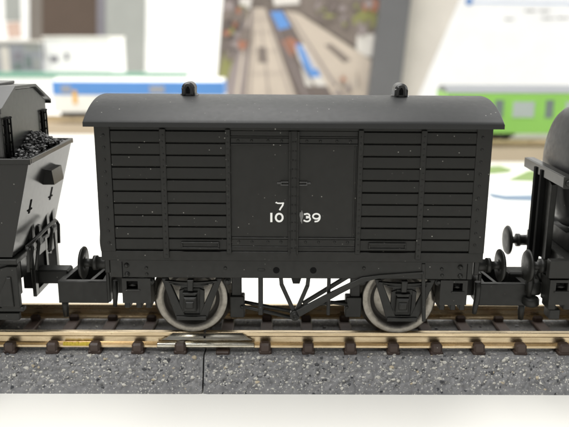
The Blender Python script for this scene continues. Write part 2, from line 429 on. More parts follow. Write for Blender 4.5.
def axle_guard(parent, xo, side=-1):
    """W-iron with axle box and spring; built for the left wheel, shifted by xo"""
    P = lambda px, py: (lambda q: (q[0]+xo, q[1]))(xz(px, py, YW))
    ya, yb = (YW, YW+.55) if side < 0 else (-YW-.55, -YW)
    g = lambda d: (ya-d if side < 0 else yb+d)
    def span(d0, d1): return tuple(sorted((g(d0), g(d1))))
    b = MB()
    b.prism([P(161, 278.5), P(167.5, 278.5), P(184.5, 314.5), P(184.5, 318.5), P(176, 318.5)], ya, yb, 'y', .07)
    b.prism([P(222, 278.5), P(206.8, 318.5), P(199.5, 318.5), P(199.5, 314.5), P(215.5, 278.5)], ya, yb, 'y', .07)
    b.prism([P(184, 315), P(200, 315), P(200, 318.5), P(184, 318.5)], ya, yb)
    y0, y1 = span(.0, .22); b.prism([P(176.5, 316.2), P(206.3, 316.2), P(206.3, 320), P(176.5, 320)], y0-.02, y1, 'y', .06)
    b.prism([P(179, 291), P(184, 289), P(184, 315), P(179, 312)], ya+.04, yb, 'y', .05)
    b.prism([P(199.5, 289), P(204, 291), P(204, 312), P(199.5, 315)], ya+.04, yb, 'y', .05)
    b.prism([P(184, 289), P(199.5, 289), P(199.5, 294), P(184, 294)], ya+.1, yb)
    b.prism([P(180, 286), P(203, 286), P(203, 316), P(180, 316)], ya+.25, yb-.02)
    w = b.build('axle_guard', 'chassis', parent)
    b = MB(); y0, y1 = span(-.3, .75)
    b.prism([P(184, 296), P(196.5, 296), P(197, 310.5), P(183.5, 310.5)], y0, y1, 'y', .2)
    y0, y1 = span(.7, 1.0); b.prism([P(186, 299.5), P(194.5, 299.5), P(194.5, 306.5), P(186, 306.5)], y0, y1, 'y', .16)
    y0, y1 = span(-.3, .5); b.prism([P(182.5, 292), P(197.5, 292), P(195.5, 295), P(184.5, 295)], y0, y1, 'y', .08)
    b.build('axle_box', 'chassis', w)
    b = MB()
    for k, (dx, dz) in enumerate(((0, 0), (4, 1.9), (8.5, 3.7))):
        y0, y1 = span(-.25, .35)
        up, lo = [], []
        for q in range(9):
            u = q/8; px = 165+dx+u*(52-2*dx); sag = 3.2*(1-(2*u-1)**2)
            up.append(P(px, 280.2+dz*.75+sag*.55)); lo.append(P(px, 281.8+dz*.75+sag*.55))
        b.prism(up+lo[::-1], y0, y1)
    y0, y1 = span(-.25, .62); b.prism([P(187.5, 279), P(193.5, 279), P(193, 290), P(188, 290)], y0, y1, 'y', .08)
    b.build('leaf_spring', 'chassis', w)
    return w
def buffer(parent, xr, xh, y, z, out):
    """round-headed buffer: xr root on the beam, xh face of the head, out = -1 left / +1 right"""
    L = abs(xh-xr); b = MB(); pr = [(.0, 0), (.98, 0), (.98, .25), (.78, .35), (.78, L*.45), (.95, L*.45), (.95, L*.58), (.52, L*.6), (.52, L-.55), (.9, L-.52), (2.08, L-.5), (2.12, L-.32), (1.9, L-.1), (1.1, L), (0, L+.04)]
    b.lathe([(max(r, .001), out*h) for r, h in pr], (xr, y, z), 'x', 36)
    return b.build('buffer', 'chassis', parent)
def coupler(parent, out, xs):
    """open-topped coupler pocket with its pin; xs(px) shifts the left-hand measurements"""
    T = lambda x: xs(x)
    z1, z0 = 6.72, 3.66
    b = MB(); y0 = -4.5
    outer = [(-30.75, y0), (-24.1, y0), (-24.1, 2.9), (-29.9, 2.9)]
    inner = [(-29.85, y0+.75), (-24.9, y0+.75), (-25.2, 2.2), (-29.35, 2.2)]
    vs = []
    for (pl, zz) in ((outer, z1), (outer, z0), (inner, z1), (inner, z0+.7)):
        vs += [(T(x), y, zz) for x, y in pl]
    fs = []
    for i in range(4):
        j = (i+1) % 4
        fs += [(i, j, 4+j, 4+i), (i, 8+i, 8+j, j), (8+i, 12+i, 12+j, 8+j)]
    fs += [(4, 5, 6, 7), (12, 15, 14, 13)]
    v, f = b._take(vs, fs)
    es = [e for e in {e for q in f[:9:3] for e in q.edges}]
    bmesh.ops.bevel(b.b, geom=es, offset=.10, segments=1, affect='EDGES', profile=.5)
    x0, x1 = sorted((T(-26.9), T(-26.5)))                                  # cross rib in the pocket
    b.prism([(T(-26.9), y0+.7), (T(-26.45), y0+.7), (T(-25.6), 2.3), (T(-26.05), 2.3)], z0+.6, z1-.25, 'z')
    x0, x1 = sorted((T(-24.2), T(-22.6))); b.box(x0, x1, -2.2, 2.2, 4.2, 6.6, .1)     # draft arm to the beam
    x0, x1 = sorted((T(-24.25), T(-23.75))); b.box(x0, x1, -4.75, -1.8, 3.9, 8.2, .12)
    o = b.build('coupler', 'chassis', parent)
    b = MB(); xa = T(-30.1)
    b.tube([(xa, -3.9, 4.1), (xa, -3.9, 3.0), (xa+.03, -3.9, 1.55)], [.46, .44, .36], 10)
    b.build('coupler_pin', 'chassis', o)
    return o
def step_box(parent, x0, x1, sg=-1, win=(0, 0), Y=-8.35):
    b = MB()
    za, zb = atY(140, 279, Y).z, atY(140, 303.6, Y).z
    wz1, wz0 = atY(140, 281.7, Y).z, atY(140, 290, Y).z
    w0, w1 = win
    b.box(x0, w0, Y, -5.2, zb, za); b.box(w1, x1, Y, -5.2, zb, za)
    b.box(w0, w1, Y, -5.2, wz1, za); b.box(w0, w1, Y, -5.2, zb, wz0); b.box(w0, w1, Y+1.1, -5.2, wz0, wz1)
    b.box(w0-.18, w1+.28, Y-.14, Y+.02, wz0-.2, wz0, .04)
    o = b.build('step_box', 'chassis', parent)
    b = MB(); zm = (wz0+wz1)/2; b.tube([(w0+.22, Y+.5, zm-.12), ((w0+w1)/2, Y+.2, zm-.05), (w1-.22, Y+.5, zm-.12)], .17, 8)
    b.build('clip', 'chassis', o)
    d = (x1-x0)/5
    for k in (0.15, 2.2, 3.9): MB().box(x0+k*d, x0+(k+1.0)*d, Y+.35, -5.4, zb-.85, zb+.02, .1).build('foot_block', 'chassis', o)
    return o

# ================================================================== COVERED VAN
van = empty('covered_van', (.1, 0, 0), 'dark planked covered van with arched roof and white numerals in the middle of the train', 'goods wagon', 'vehicles of the model train')
XB = .1; XL, XR = XB-23.6, XB+23.6
ZB, ZTOP = 11.1, 27.85
core = MB().box(XL, XR, -8.62, 8.62, ZB, ZTOP-.02)
core.mi = 0
core.box(XL-.02, XR+.02, -8.98, 8.98, ZB-.001, 12.35, .07)                        # bottom rail below the planks
body = core.build('body', 'body', van)
# planks: four bays of ten, each a chamfered board
rows = [27.28-.02-1.478*i for i in range(11)]
def plank_bm(w, h, bare=0):
    b = MB(); dz = .10
    # slightly lapped face: lower edge proud of the upper one
    b.prism([(-8.60, 0.05), (-8.93, .05), (-9.06, .18), (-9.02, h-.11), (-8.92, h-.04), (-8.60, h-.04)], 0, w, 'x')
    return b
bays = [(-21.62, -15.80), (-15.12, -7.98), (8.42, 15.30), (15.92, 21.82)]
RP = random.Random(5)
for bi, (xa, xb) in enumerate(bays):
    p0 = None
    for i in range(10):
        if p0 is None: p0 = plank_bm(xb-xa, 1.478).build('plank', 'body', body); o = p0
        else: o = p0.copy(); COL.objects.link(o)
        o.location = (xa, RP.uniform(-.03, .03), rows[i+1]+RP.uniform(-.02, .02))
# strip above the planks, just under the roof
MB().box(XL+.3, XR-.3, -8.9, 8.9, 27.32, ZTOP-.03, .04).build('top_rail', 'body', body)
def stanchion(x0, x1, z0, z1, y, name='stanchion', step=1.478/2, r=.11):
    o = MB().box(x0, x1, y, -8.5, z0, z1, .07).build(name, 'body', body)
    b = MB(); z = z0+.5
    while z < z1-.3:
        b.rivet((x0+x1)/2+RP.uniform(-.05, .05), y, z, r, .075); z += step
    b.build('rivets', 'body', o, 'stuff'); return o
for x0, x1 in ((-15.82, -15.1), (15.28, 15.96)): stanchion(x0, x1, 11.45, 27.5, -9.2)
for x0, x1 in ((-8.0, -7.42), (7.82, 8.44)): stanchion(x0, x1, 12.1, 27.5, -9.2, 'door_post')
for x0, x1 in ((XL-.03, -21.7), (21.86, XR+.03)):
    o = MB().box(x0, x1, -9.1, -8.5, 12.3, ZTOP-.06, .06).build('corner_plate', 'body', body)
    b = MB()
    for i in range(10): b.rivet(-22.45 if x0 < 0 else 22.55, -9.1, rows[i]-.55, .17, .13)
    b.build('rivets', 'body', o, 'stuff')
# end planking, seen only from the side
for sg in (-1, 1):
    b = MB(); xe = XB+sg*23.58
    for i in range(10): b.box(min(xe, xe+sg*.2), max(xe, xe+sg*.2), -8.3, 8.3, rows[i+1]+.06, rows[i]-.06, .08)
    for y in (-3, 3): b.box(min(xe, xe+sg*.7), max(xe, xe+sg*.7), y-.35, y+.35, ZB, ZTOP+1.6, .08)
    b.build('end_planking', 'body', body)
# doors
def door(xa, xb):
    Y = -8.86
    b = MB(); b.box(xa, xb, Y, -8.55, 12.42, 26.62)
    d = b.build('door', 'body', body)
    b = MB(); b.box(xa, xb, Y-.10, Y+.02, 25.80, 26.45, .05); b.box(xa, xb, Y-.26, Y+.02, 25.58, 25.78, .06)
    for k in (.13, .36, .64, .87): b.rivet(xa+(xb-xa)*k, Y-.10, 26.12, .17, .12)
    b.build('top_ledge', 'body', d)
    b = MB(); b.box(xa, xb, Y-.22, Y+.02, 13.98, 14.18, .06); b.box(xa, xb, Y-.12, Y+.02, 13.05, 13.97, .05); b.box(xa, xb, Y-.2, Y+.02, 12.9, 13.04, .05)
    for k in (.13, .36, .64, .87): b.rivet(xa+(xb-xa)*k, Y-.12, 13.62, .17, .12)
    b.build('bottom_ledge', 'body', d)
    return d
doorL = door(-7.40, -.40); doorR = door(.78, 7.80)
MB().box(-7.40, 7.80, -8.86, -8.55, 26.66, 27.3, .05).build('door_header', 'body', body)
# side edge of right door frame
MB().box(7.42, 7.62, -9.0, -8.8, 14.2, 25.6, .05).build('door_edge', 'body', doorR)
cp = MB().box(-.42, .80, -8.95, -8.5, 12.2, 27.3, .05)
cp.box(-.44, -.20, -9.2, -8.9, 12.0, 27.3, .06); cp.box(.58, .82, -9.2, -8.9, 12.0, 27.3, .06)
cp = cp.build('centre_post', 'body', body)
b = MB(); z = 12.8
while z < 27:
    for x in (.04, .36): b.rivet(x+RP.uniform(-.04, .04), -8.95, z, .10, .09)
    b.rivet(-.32, -9.2, z, .07, .06); b.rivet(.70, -9.2, z, .07, .06)
    z += 1.1
b.build('rivets', 'body', cp, 'stuff')
# latch bars on either side of the centre post
for d, x0, x1 in ((doorL, -1.55, -.45), (doorR, .84, 2.0)):
    z = atY(293, 183.5, -9).z; b = MB()
    x0, x1 = (x0+.2, x1) if d is doorL else (x0, x1-.25)
    b.box(x0, x1, -9.2, -9.06, z+.13, z+.23, .03); b.box(x0, x1, -9.2, -9.06, z-.23, z-.13, .03)
    xe = x1 if d is doorR else x0
    b.box(xe-.06, xe+.06, -9.2, -8.85, z-.23, z+.23, .03)
    xo = .5 if d is doorR else -.5
    b.box(min(xe, xe+xo), max(xe, xe+xo), -9.0, -8.85, z-.10, z+.10, .03)
    b.build('latch', 'cab', d)
# label holders
for x0p, x1p in ((181, 219), (368, 405.5)):
    z1, z0 = atY(293, 242.2, -9).z, atY(293, 249, -9).z
    x0, x1 = atY(x0p, 245, -9).x, atY(x1p, 245, -9).x
    b = MB(); b.box(x0, x1, -9.32, -9.0, z1-.2, z1, .05); b.box(x0, x1, -9.32, -9.0, z0, z0+.2, .05)
    b.box(x0, x0+.2, -9.32, -9.0, z0+.2, z1-.2, .04); b.box(x1-.2, x1, -9.32, -9.0, z0+.2, z1-.2, .04)
    b.box(x0+.2, x1-.2, -9.12, -9.0, z0+.2, z1-.2)
    b.build('label_holder', 'body', body)
# painted numerals: strokes of even width lying on the door
def stroke(b, pts, w, closed=False, y=-8.878):   # pts as (x, z)
    n = len(pts); P = [Vector(p) for p in pts]; L = []; Rr = []
    for i in range(n):
        a = P[(i-1) % n] if closed or i > 0 else P[i]; c = P[(i+1) % n] if closed or i < n-1 else P[i]
        d = (c-a).normalized(); nn = Vector((-d.y, d.x))*w/2; L.append(P[i]+nn); Rr.append(P[i]-nn)
    vs = [(p.x, y, p.y) for p in L]+[(p.x, y, p.y) for p in Rr]+[(p.x, y+.03, p.y) for p in L]+[(p.x, y+.03, p.y) for p in Rr]
    fs = []
    for i in range(n if closed else n-1):
        j = (i+1) % n; fs += [(i, j, n+j, n+i), (i, 2*n+i, 2*n+j, j), (n+i, n+j, 3*n+j, 3*n+i)]
    b._take(vs, fs)
def arc(cx, cz, rx, rz, a0, a1, n=14): return [(cx+rx*math.cos(R(a0+(a1-a0)*k/n)), cz+rz*math.sin(R(a0+(a1-a0)*k/n))) for k in range(n+1)]
def digit(ch, px0, px1, py0, py1, d):
    (x0, z1), (x1, z0) = xz(px0, py0, -8.88), xz(px1, py1, -8.88); w = .30; b = MB(); h = z1-z0; W = x1-x0
    if ch == '7':
        stroke(b, [(x0, z1-.12), (x0+.06, z1-.02), (x0+.22, z1-.13), (x0+W*.6, z1-.13), (x1-.05, z1-.1)], .17)
        stroke(b, [(x1-.1, z1-.03), (x0+W*.80, z0+h*.58), (x0+W*.58, z0+h*.25), (x0+W*.46, z0)], .2, y=-8.884)
    elif ch == '1': stroke(b, [((x0+x1)/2, z1), ((x0+x1)/2, z0)], .26)
    elif ch == '0': stroke(b, arc((x0+x1)/2, (z0+z1)/2, W/2-.12, h/2-.12, 0, 360-15, 23), .24, True)
    elif ch == '3':
        r1, r2 = h*.215, h*.26; w = .20
        stroke(b, [(x0+W*.08, z1-h*.15)]+arc(x0+W*.47, z1-w/2-r1, W*.34, r1, 125, -90, 14)+[(x0+W*.34, z1-w/2-2*r1)], w)
        stroke(b, [(x0+W*.34, z0+w/2+2*r2)]+arc(x0+W*.47, z0+w/2+r2, W*.42, r2, 90, -140, 16)+[(x0+W*.02, z0+h*.19)], w, y=-8.884)
    elif ch == '9':
        cx = (x0+x1)/2; rz = h*.27; w = .20
        stroke(b, arc(cx, z1-w/2-rz, W/2-w/2, rz, 0, 345, 20), w, True)
        stroke(b, arc(cx-.05, z1-h*.46, W/2-w/2+.05, h*.54-w/2, 22, -70, 12)+[(cx-W*.2, z0+w/2)], w, y=-8.884)
    return b.build('painted_numeral', 'white_print', d)
digit('7', 275.2, 283.6, 202.3, 210.3, doorL); digit('1', 269.6, 272, 212.9, 222.2, doorL); digit('0', 274.3, 283.1, 212.8, 222.4, doorL)
digit('3', 302.9, 310.4, 212.9, 222.2, doorR); digit('9', 311.6, 320.0, 212.9, 222.3, doorR)
b = MB(); (sx, sz) = xz(300.9, 217, -8.87)
sm = [(sx+.20*math.cos(a)*(1+.35*math.sin(3*a)), sz+.75*math.sin(a)*(1+.2*math.cos(5*a))) for a in [2*math.pi*k/26 for k in range(26)]]
b.prism(sm, -8.868, -8.85, 'y'); b.build('smudge', 'smudge', doorR)
# roof: arched shell with overhang, closed below
rp = []; RW, RZ0, RZ1 = 9.72, 28.28, 30.74
for k in range(33):
    t_ = -1+2*k/32; rp.append((RW*t_, RZ0+(RZ1-RZ0)*(1-abs(t_)**2.3)))
poly = [(-RW+.05, 27.74)]+[(-RW, 27.80)]+rp+[(RW, 27.80), (RW-.05, 27.74)]
b = MB(); n = len(poly); xa, xb = XB-24.75, XB+24.75
inset = [(max(-RW+.05, min(RW-.05, y)), z-.05) if z > 27.9 else (max(-RW+.05, min(RW-.05, y)), z+.02) for y, z in poly]
loops = [(xa, inset), (xa+.07, poly), (xb-.07, poly), (xb, inset)]
vv = [[b.b.verts.new((x, y, z)) for y, z in pl] for x, pl in loops]
for l0, l1 in zip(vv, vv[1:]):
    for i in range(n):
        f = b.b.faces.new((l0[i], l1[i], l1[(i+1) % n], l0[(i+1) % n])); f.smooth = (i >= 2 and i < n-3)
b._cap(vv[0]); b._cap(vv[-1])
roof = b.build('roof', 'roof', van)
for x in (-13.3, 13.9):
    zr = RZ1-.2
    ar = [(x-.84, zr), (x+.84, zr)]+[(x+.84*math.cos(R(a)), zr+1.05+.84*math.sin(R(a))) for a in range(0, 181, 12)]
    b = MB(); b.prism(ar, -1.35, 1.35, 'y', .22); b.lathe([(1.25, 0), (1.2, .28), (1.0, .4)], (x, 0, zr), 'z', 24)
    b.prism([(x-.66, zr+.3), (x-.48, zr+1.4), (x-.32, zr+1.5), (x-.36, zr+.3)], -1.5, -1.3, 'y', .05); b.prism([(x+.36, zr+.3), (x+.34, zr+1.5), (x+.48, zr+1.4), (x+.66, zr+.3)], -1.5, -1.3, 'y', .05)
    o = b.build('ventilator', 'cab', roof)
    b = MB(); b.prism([(x-.26, zr+.45), (x+.22, zr+.45), (x+.24, zr+1.0), (x+.08, zr+1.35), (x-.12, zr+1.35), (x-.28, zr+1.0)], -1.42, -1.2, 'y', .03); b.build('ventilator_mouth', 'hole', o)
# ---- underframe
XSL, XSR = XB-22.75, XB+22.55
zS1, zS0 = 11.06, atY(293, 278.6, -8.6).z
for sg in (-1, 1):
    b = MB(); y0, y1 = sorted((sg*8.55, sg*7.3)); b.box(XSL, XSR, y0, y1, zS0, zS1, .08)
    so = b.build('solebar', 'chassis', van)
    if sg < 0:
        b = MB()
        for px, py in ((126.2, 266), (127, 275), (460.2, 266.7), (460.2, 275.7)):
            x, z = xz(px, py, -8.6); b.lathe([(.32, 0), (.32, -.12), (.2, -.14), (.2, -.3), (.14, -.36)], (x, -8.55, z), 'y', 12)
        for px, py in ((146, 268.6), (146.4, 274.8), (441.6, 268.6), (442, 275), (225, 268.4), (363.7, 268.0)):
            x, z = xz(px, py, -8.6); b.lathe([(.2, 0), (.2, -.1), (.1, -.16)], (x, -8.55, z), 'y', 10)
        b.build('bolts', 'chassis', so, 'stuff')
        for px in (276, 313):
            x, z = xz(px, 270.4, -8.6); b = MB().lathe([(.42, -.02), (.42, .2)], (x, -8.55, z), 'y', 18); b.build('frame_hole', 'hole', so)
        b = MB(); x, z = xz(261, 270, -8.6); b.box(x-.45, x+.45, -8.62, -8.5, z-.16, z+.16, .07); b.build('cast_plate', 'chassis', so)
        for px in (122, 467):                                # upright joints cut into the solebar
            x = atY(px, 270, -8.6).x; MB().box(x-.05, x+.05, -8.575, -8.5, zS0, 10.8).build('joint', 'hole', so)
for sg in (-1, 1):
    x = XB+sg*23.05; MB().box(min(x, x+sg*.7), max(x, x+sg*.7), -7.25, 7.25, zS0+.1, zS1, .1).build('buffer_beam', 'chassis', van)
MB().box(XSL+.5, XSR-.5, -7.28, 7.28, 9.6, 11.05).build('floor', 'chassis', van)
xw = (-13.0, 14.1)
for x in xw: wheelset(van, x)
for side in (-1, 1):
    for xo in (0, 26.95): axle_guard(van, xo, side)
step_box(van, atY(122, 290, -8.35).x, atY(150.5, 290, -8.35).x, -1, (atY(126.3, 286, -8.35).x, atY(137.6, 286, -8.35).x))
step_box(van, atY(440, 290, -8.35).x, atY(467, 290, -8.35).x, -1, (atY(452.8, 286, -8.35).x, atY(462.6, 286, -8.35).x))
for px, py in ((150, 282.5), (227, 282), (362, 282), (438.5, 282)):            # spring shackles
    x, z = xz(px, py, -8.2); b = MB().lathe([(.5, .5), (.5, 0), (.42, -.1), (.2, -.1), (.2, -.3)], (x, -8.0, z), 'y', 16); b.prism([(x-.35, z), (x+.35, z), (x+.3, zS0+.1), (x-.3, zS0+.1)], -7.9, -7.5)
    b.build('spring_shackle', 'chassis', van)
# brake blocks
for (a, bq, c) in (((229.8, 296.5), (244.5, 318), 242), ((345.5, 297), (361, 317.3), 346.3)):
    (x0, z1), (x1, z0) = xz(*a, -5.6), xz(*bq, -5.6)
    b = MB().box(x0, x1, -5.6, -4.0, z0, z1, .12)
    left = a[0] < 290
    h0, h1 = (x0+.2, x0+1.5) if left else (x1-1.5, x1-.2)
    b.box(h0, h1, -5.3, -4.3, z1-.1, zS0+1, .1)
    k = b.build('brake_block', 'chassis', van)
    x, z = xz(c, 306.8, -5.6); MB().lathe([(.26, 0), (.26, -.12), (.12, -.2)], (x, -5.6, z), 'y', 10).build('bolt', 'chassis', k)
# brake gear on the near side
YL = -8.4; Q = lambda px, py: xz(px, py, YL)
b = MB()
lg = lambda pts, w: [b.bar(p, q, w, YL, YL+.45, .06) for p, q in zip(pts, pts[1:])]
lg([Q(280.6, 277.5), Q(281.3, 285), Q(293.3, 311)], .5); lg([Q(308.3, 277.5), Q(307.3, 286), Q(296.5, 311)], .5)
b.build('v_hanger', 'chassis', van)
bx, bz = Q(294.8, 315.2)
MB().lathe([(.66, .6), (.66, -.25), (.55, -.35), (.34, -.35), (.34, -.5), (.26, -.5), (.26, -.4), (.05, -.4)], (bx, YL, bz), 'y', 24).build('brake_pivot', 'chassis', van)
b = MB()
pl = [Q(296, 309.5), Q(330, 291.5), Q(361, 276.3), Q(380, 273.6), Q(423, 270.6), Q(423, 272.6), Q(381, 276.2), Q(362, 280.5), Q(340, 292.5), Q(299, 316)]
b.prism(pl, YL-.45, YL-.02, 'y', .06); b.build('brake_lever', 'chassis', van)
b = MB(); b.bar(Q(422.9, 262.5), Q(423.6, 320.5), .46, YL-.28, YL+.1, .07); b.build('lever_guard', 'chassis', van)
b = MB(); Q2 = lambda px, py: xz(px, py, -4.8)
b.bar(Q2(303, 303.5), Q2(348, 276), .55, -5.0, -4.5, .08); b.build('rear_brake_lever', 'chassis', van)
b = MB()
for (p, q, y) in (((291.5, 317.5), (243, 306.5), -7.6), ((291, 311), (243, 301.8), -4.6), ((300, 306), (347, 301), -4.6), ((330, 302), (347, 304), -6.0)):
    p, q = atY(*p, y), atY(*q, y); b.tube([p, q], .26, 8)
b.build('push_rod', 'chassis', van)
for px, w in ((260.3, .62), (328.8, .46)):
    x, z1 = xz(px, 278, -8.1); _, z0 = xz(px, 315.5, -8.1)
    b = MB().box(x-w/2, x+w/2, -8.1, -7.7, z0, z1+.3, .1); b.build('safety_loop', 'chassis', van)
x, z = xz(296, 279, -2); MB().prism([(x-.9, z+1.2), (x+.9, z+1.2), (x+.45, z-.35), (x-.45, z-.35)], -3, -1, 'y', .1).build('floor_boss', 'chassis', van)
# hanging pins at both ends
for pth, y in (([(115.2, 281), (115.4, 292), (115, 307)], -6.0),):
    MB().tube([atY(*p, y) for p in pth], [.32, .38, .26], 10).build('brake_pipe', 'chassis', van)
MB().tube([atY(*p, -6.5) for p in ((477.5, 281), (477.6, 288), (476.8, 298), (474.8, 308), (474, 313))], [.4, .42, .4, .34, .26], 10).build('brake_pipe', 'chassis', van)
for sg in (-1, 1):
    for y in (-5.5, 5.5): buffer(van, XB+sg*23.3, XB+sg*27.25, y, 9.65, sg)
coupler(van, -1, lambda x: x); coupler(van, 1, lambda x: 2*XB-x+.55)
van.rotation_euler.y = R(.22)

# ================================================================== TANK ENGINE on the left: bunker, cab back, buffer beam
eng = empty('tank_engine', (-45, 0, 0), 'black tank engine at the left edge with heaped coal bunker and pale shining rear plate', 'locomotive', 'vehicles of the model train')
Y0 = 8.85
# bunker: flared end plate, hollow top
b = MB(); zt, zb = 23.75, 11.4; xt, xbm = -31.45, -34.75
out = [(-78, -Y0), (xt, -Y0), (xt, Y0), (-78, Y0)]
low = [(-78, -Y0+.35), (xbm, -Y0+.35), (xbm, Y0-.35), (-78, Y0-.35)]
inn = [(-78, -Y0+.55), (xt-.55, -Y0+.55), (xt-.55, Y0-.55), (-78, Y0-.55)]
vs = [(x, y, zt) for x, y in out]+[(x, y, zb) for x, y in low]+[(x, y, zt) for x, y in inn]+[(x, y, zt-1.6) for x, y in inn]
fs = []
for i in range(4):
    j = (i+1) % 4; fs += [(i, j, 4+j, 4+i), (i, 8+i, 8+j, j), (8+i, 12+i, 12+j, 8+j)]
fs += [(4, 5, 6, 7), (12, 15, 14, 13)]
b._take(vs, fs); bunker = b.build('coal_bunker', 'engine', eng)
# rolled rim
b = MB()
b.box(-78, xt+.12, -Y0-.14, -Y0+.30, zt-.62, zt+.12, .08); b.box(xt-.36, xt+.14, -Y0+.31, Y0-.2, zt-.55, zt+.10, .08); b.box(-78, xt+.12, Y0-.19, Y0+.14, zt-.62, zt+.12, .08)
b.build('bunker_rim', 'engine', bunker)
# lamp block on the end plate
def endx(z): return xbm+(xt-xbm)*(z-zb)/(zt-zb)
p = [atX(*q, -32.2) for q in ((45.5, 169), (56, 165), (56.5, 179.5), (46.5, 184))]
zc = sum(q.z for q in p)/4; ys = sorted(q.y for q in p); yl, yh = (ys[0]+ys[1])/2, (ys[2]+ys[3])/2
zs = sorted(q.z for q in p); z0, z1 = (zs[0]+zs[1])/2, (zs[2]+zs[3])/2
b = MB(); b.prism([(endx(z1)-.1, z1), (endx(z1)+.75, z1-.1), (endx(z0)+1.5, z0), (endx(z0)-.1, z0)], yl, yh, 'y', .05)
b.build('lamp_block', 'engine', bunker)
for px, py in ((32.0, 206.5), (53.0, 193.5)):
    q = atX(px, py, -33.0); x = endx(q.z); b = MB()
    k_ = (xt-xbm)/(zt-zb); b.prism([(x-k_*.9-.1, q.z-.9), (x-k_*.9+.07, q.z-.9), (x+k_*.9+.07, q.z+.9), (x+k_*.9-.1, q.z+.9)], q.y-.2, q.y+.2, 'y'); b.box(x-k_*.4-.1, x-k_*.4+.10, q.y-.75, q.y+.75, q.z-.5, q.z-.3, .02)
    b.build('lamp_iron', 'hole', bunker)
# coal heap
b = MB(); RC = random.Random(11)
for k in range(900):
    x, y = RC.uniform(-34.55, -32.2), RC.uniform(-7.4, 7.6)
    if k > 300: x = RC.uniform(-34.5, -31.9)
    top = 23.3+2.4*math.exp(-((y-1.0)/4.6)**2)*(1-.55*((x+34.6)/2.8)**2)
    b.ico((x, y, top+RC.uniform(-.5, .05)), RC.uniform(.14, .40), 1, (1, 1, .8), .42, False, RC)
b.box(-34.6, -32.0, -8.2, 8.2, 22.0, 22.9)
b.build('coal_heap', 'coal', bunker, 'stuff')
# cab back plate, with barred openings near both sides
XC = -34.6
prof = [(-8.35, 22.3), (-8.35, 29.6), (-3.9, 31.6), (3.4, 31.35), (7.9, 29.4), (7.9, 22.3)]
def plate_with_holes(): 
    b = MB()
    h1, h2 = (-7.75, -5.9), (5.35, 7.35); zl, zh1, zh2 = 22.6, 28.3, 27.9
    b.prism([(-8.35, 22.3), (-8.35, 29.6), (-7.75, 29.87), (-7.75, 22.3)], XC-.8, XC, 'x')
    b.prism([(-7.75, zh1), (-7.75, 29.87), (-5.9, 30.7), (-5.9, zh1)], XC-.8, XC, 'x')
    b.prism([(-5.9, 22.3), (-5.9, 30.7), (-3.9, 31.6), (3.4, 31.35), (5.35, 30.5), (5.35, 22.3)], XC-.8, XC, 'x')
    b.prism([(5.35, zh2), (5.35, 30.5), (7.35, 29.65), (7.35, zh2)], XC-.8, XC, 'x')
    b.prism([(7.35, 22.3), (7.35, 29.65), (7.9, 29.4), (7.9, 22.3)], XC-.8, XC, 'x')
    return b.build('cab_back_plate', 'cab', eng)
cb = plate_with_holes()
for ya, yb2, zh in ((-7.75, -5.9, 28.3), (5.35, 7.35, 27.9)):
    b = MB()
    for yy in (ya+.18, yb2-.12): b.tube([(XC+.25, yy, 22.6), (XC+.25, yy, zh+.3)], .13, 6)
    for k in range(5): zz = 23.2+k*1.12; b.tube([(XC+.12, ya-.12, zz), (XC+.12, ya+.62, zz)], .11, 6); b.tube([(XC+.1, yb2-.55, zz), (XC+.1, yb2+.25, zz)], .11, 6)
    b.tube([(XC+.2, ya-.2, zh+.15), (XC+.2, yb2+.25, zh+.15)], .14, 6)
    b.build('window_bars', 'hole', cb)
MB().box(XC-9, XC-5, -8.2, 7.8, 12, 29, .1).build('cab_interior', 'hole', eng)
b = MB()
for p, q in (((-8.9, 29.5), (-3.95, 31.78)), ((-3.95, 31.78), (3.45, 31.55)), ((3.45, 31.55), (9.05, 29.15))):
    th = .34; b.prism([p, q, (q[0], q[1]+th), (p[0], p[1]+th)], -78, XC+.42, 'x')
b.prism([(-9.1, 29.2), (-8.85, 29.2), (-8.85, 29.9), (-9.1, 29.8)], -78, XC+.42, 'x'); b.prism([(9.0, 28.8), (9.3, 28.8), (9.3, 29.4), (9.0, 29.5)], -78, XC+.42, 'x', .04)
rf = b.build('cab_roof', 'cab', eng)
MB().box(-78, -36.8, -3.6, 3.0, 31.95, 32.35, .08).build('roof_hatch', 'cab', rf)
MB().prism([(-78, 23), (XC-.1, 23), (XC-.1, 29.5), (-78, 29.5)], -8.4, -8.0, 'y').build('cab_side', 'cab', eng)
# running plate, frames and steps
b = MB(); b.box(-78, -34.1, -Y0, Y0, 10.55, 11.2, .08)
b.build('running_plate', 'chassis', eng)
b = MB(); b.box(-78, -34.3, -8.2, -7.2, 6.2, 10.5, .1)
b.prism([(-38.5, 9.2), (-35.6, 10.2), (-34.25, 10.2), (-34.25, 4.6), (-36.6, 4.6), (-38.5, 6.6)], -8.6, -7.9, 'y', .1)
b.box(-78, -33.9, -8.55, -7.5, 4.15, 4.75, .1); b.box(-78, -34.6, -8.3, -7.6, 2.9, 3.9, .1)
b.box(-37.5, -36.9, -8.75, -8.1, 8.0, 8.8, .12)
b.prism([(-37.6, 4.9), (-36.7, 6.4), (-35.6, 8.8), (-35.1, 8.8), (-35.0, 4.9)], -8.85, -8.5, 'y', .08)
fr = b.build('side_frame', 'chassis', eng)
b = MB(); b.box(-41.5, -38.4, -8.7, -8.1, 6.6, 8.0, .1); b.build('frame_slot', 'hole', fr)
b = MB(); b.box(-78, -34.4, 7.0, 8.2, 3.5, 10.5, .1); b.box(-78, -34.5, -6.5, 6.5, 8, 10.5); b.build('far_frame', 'engine', eng)
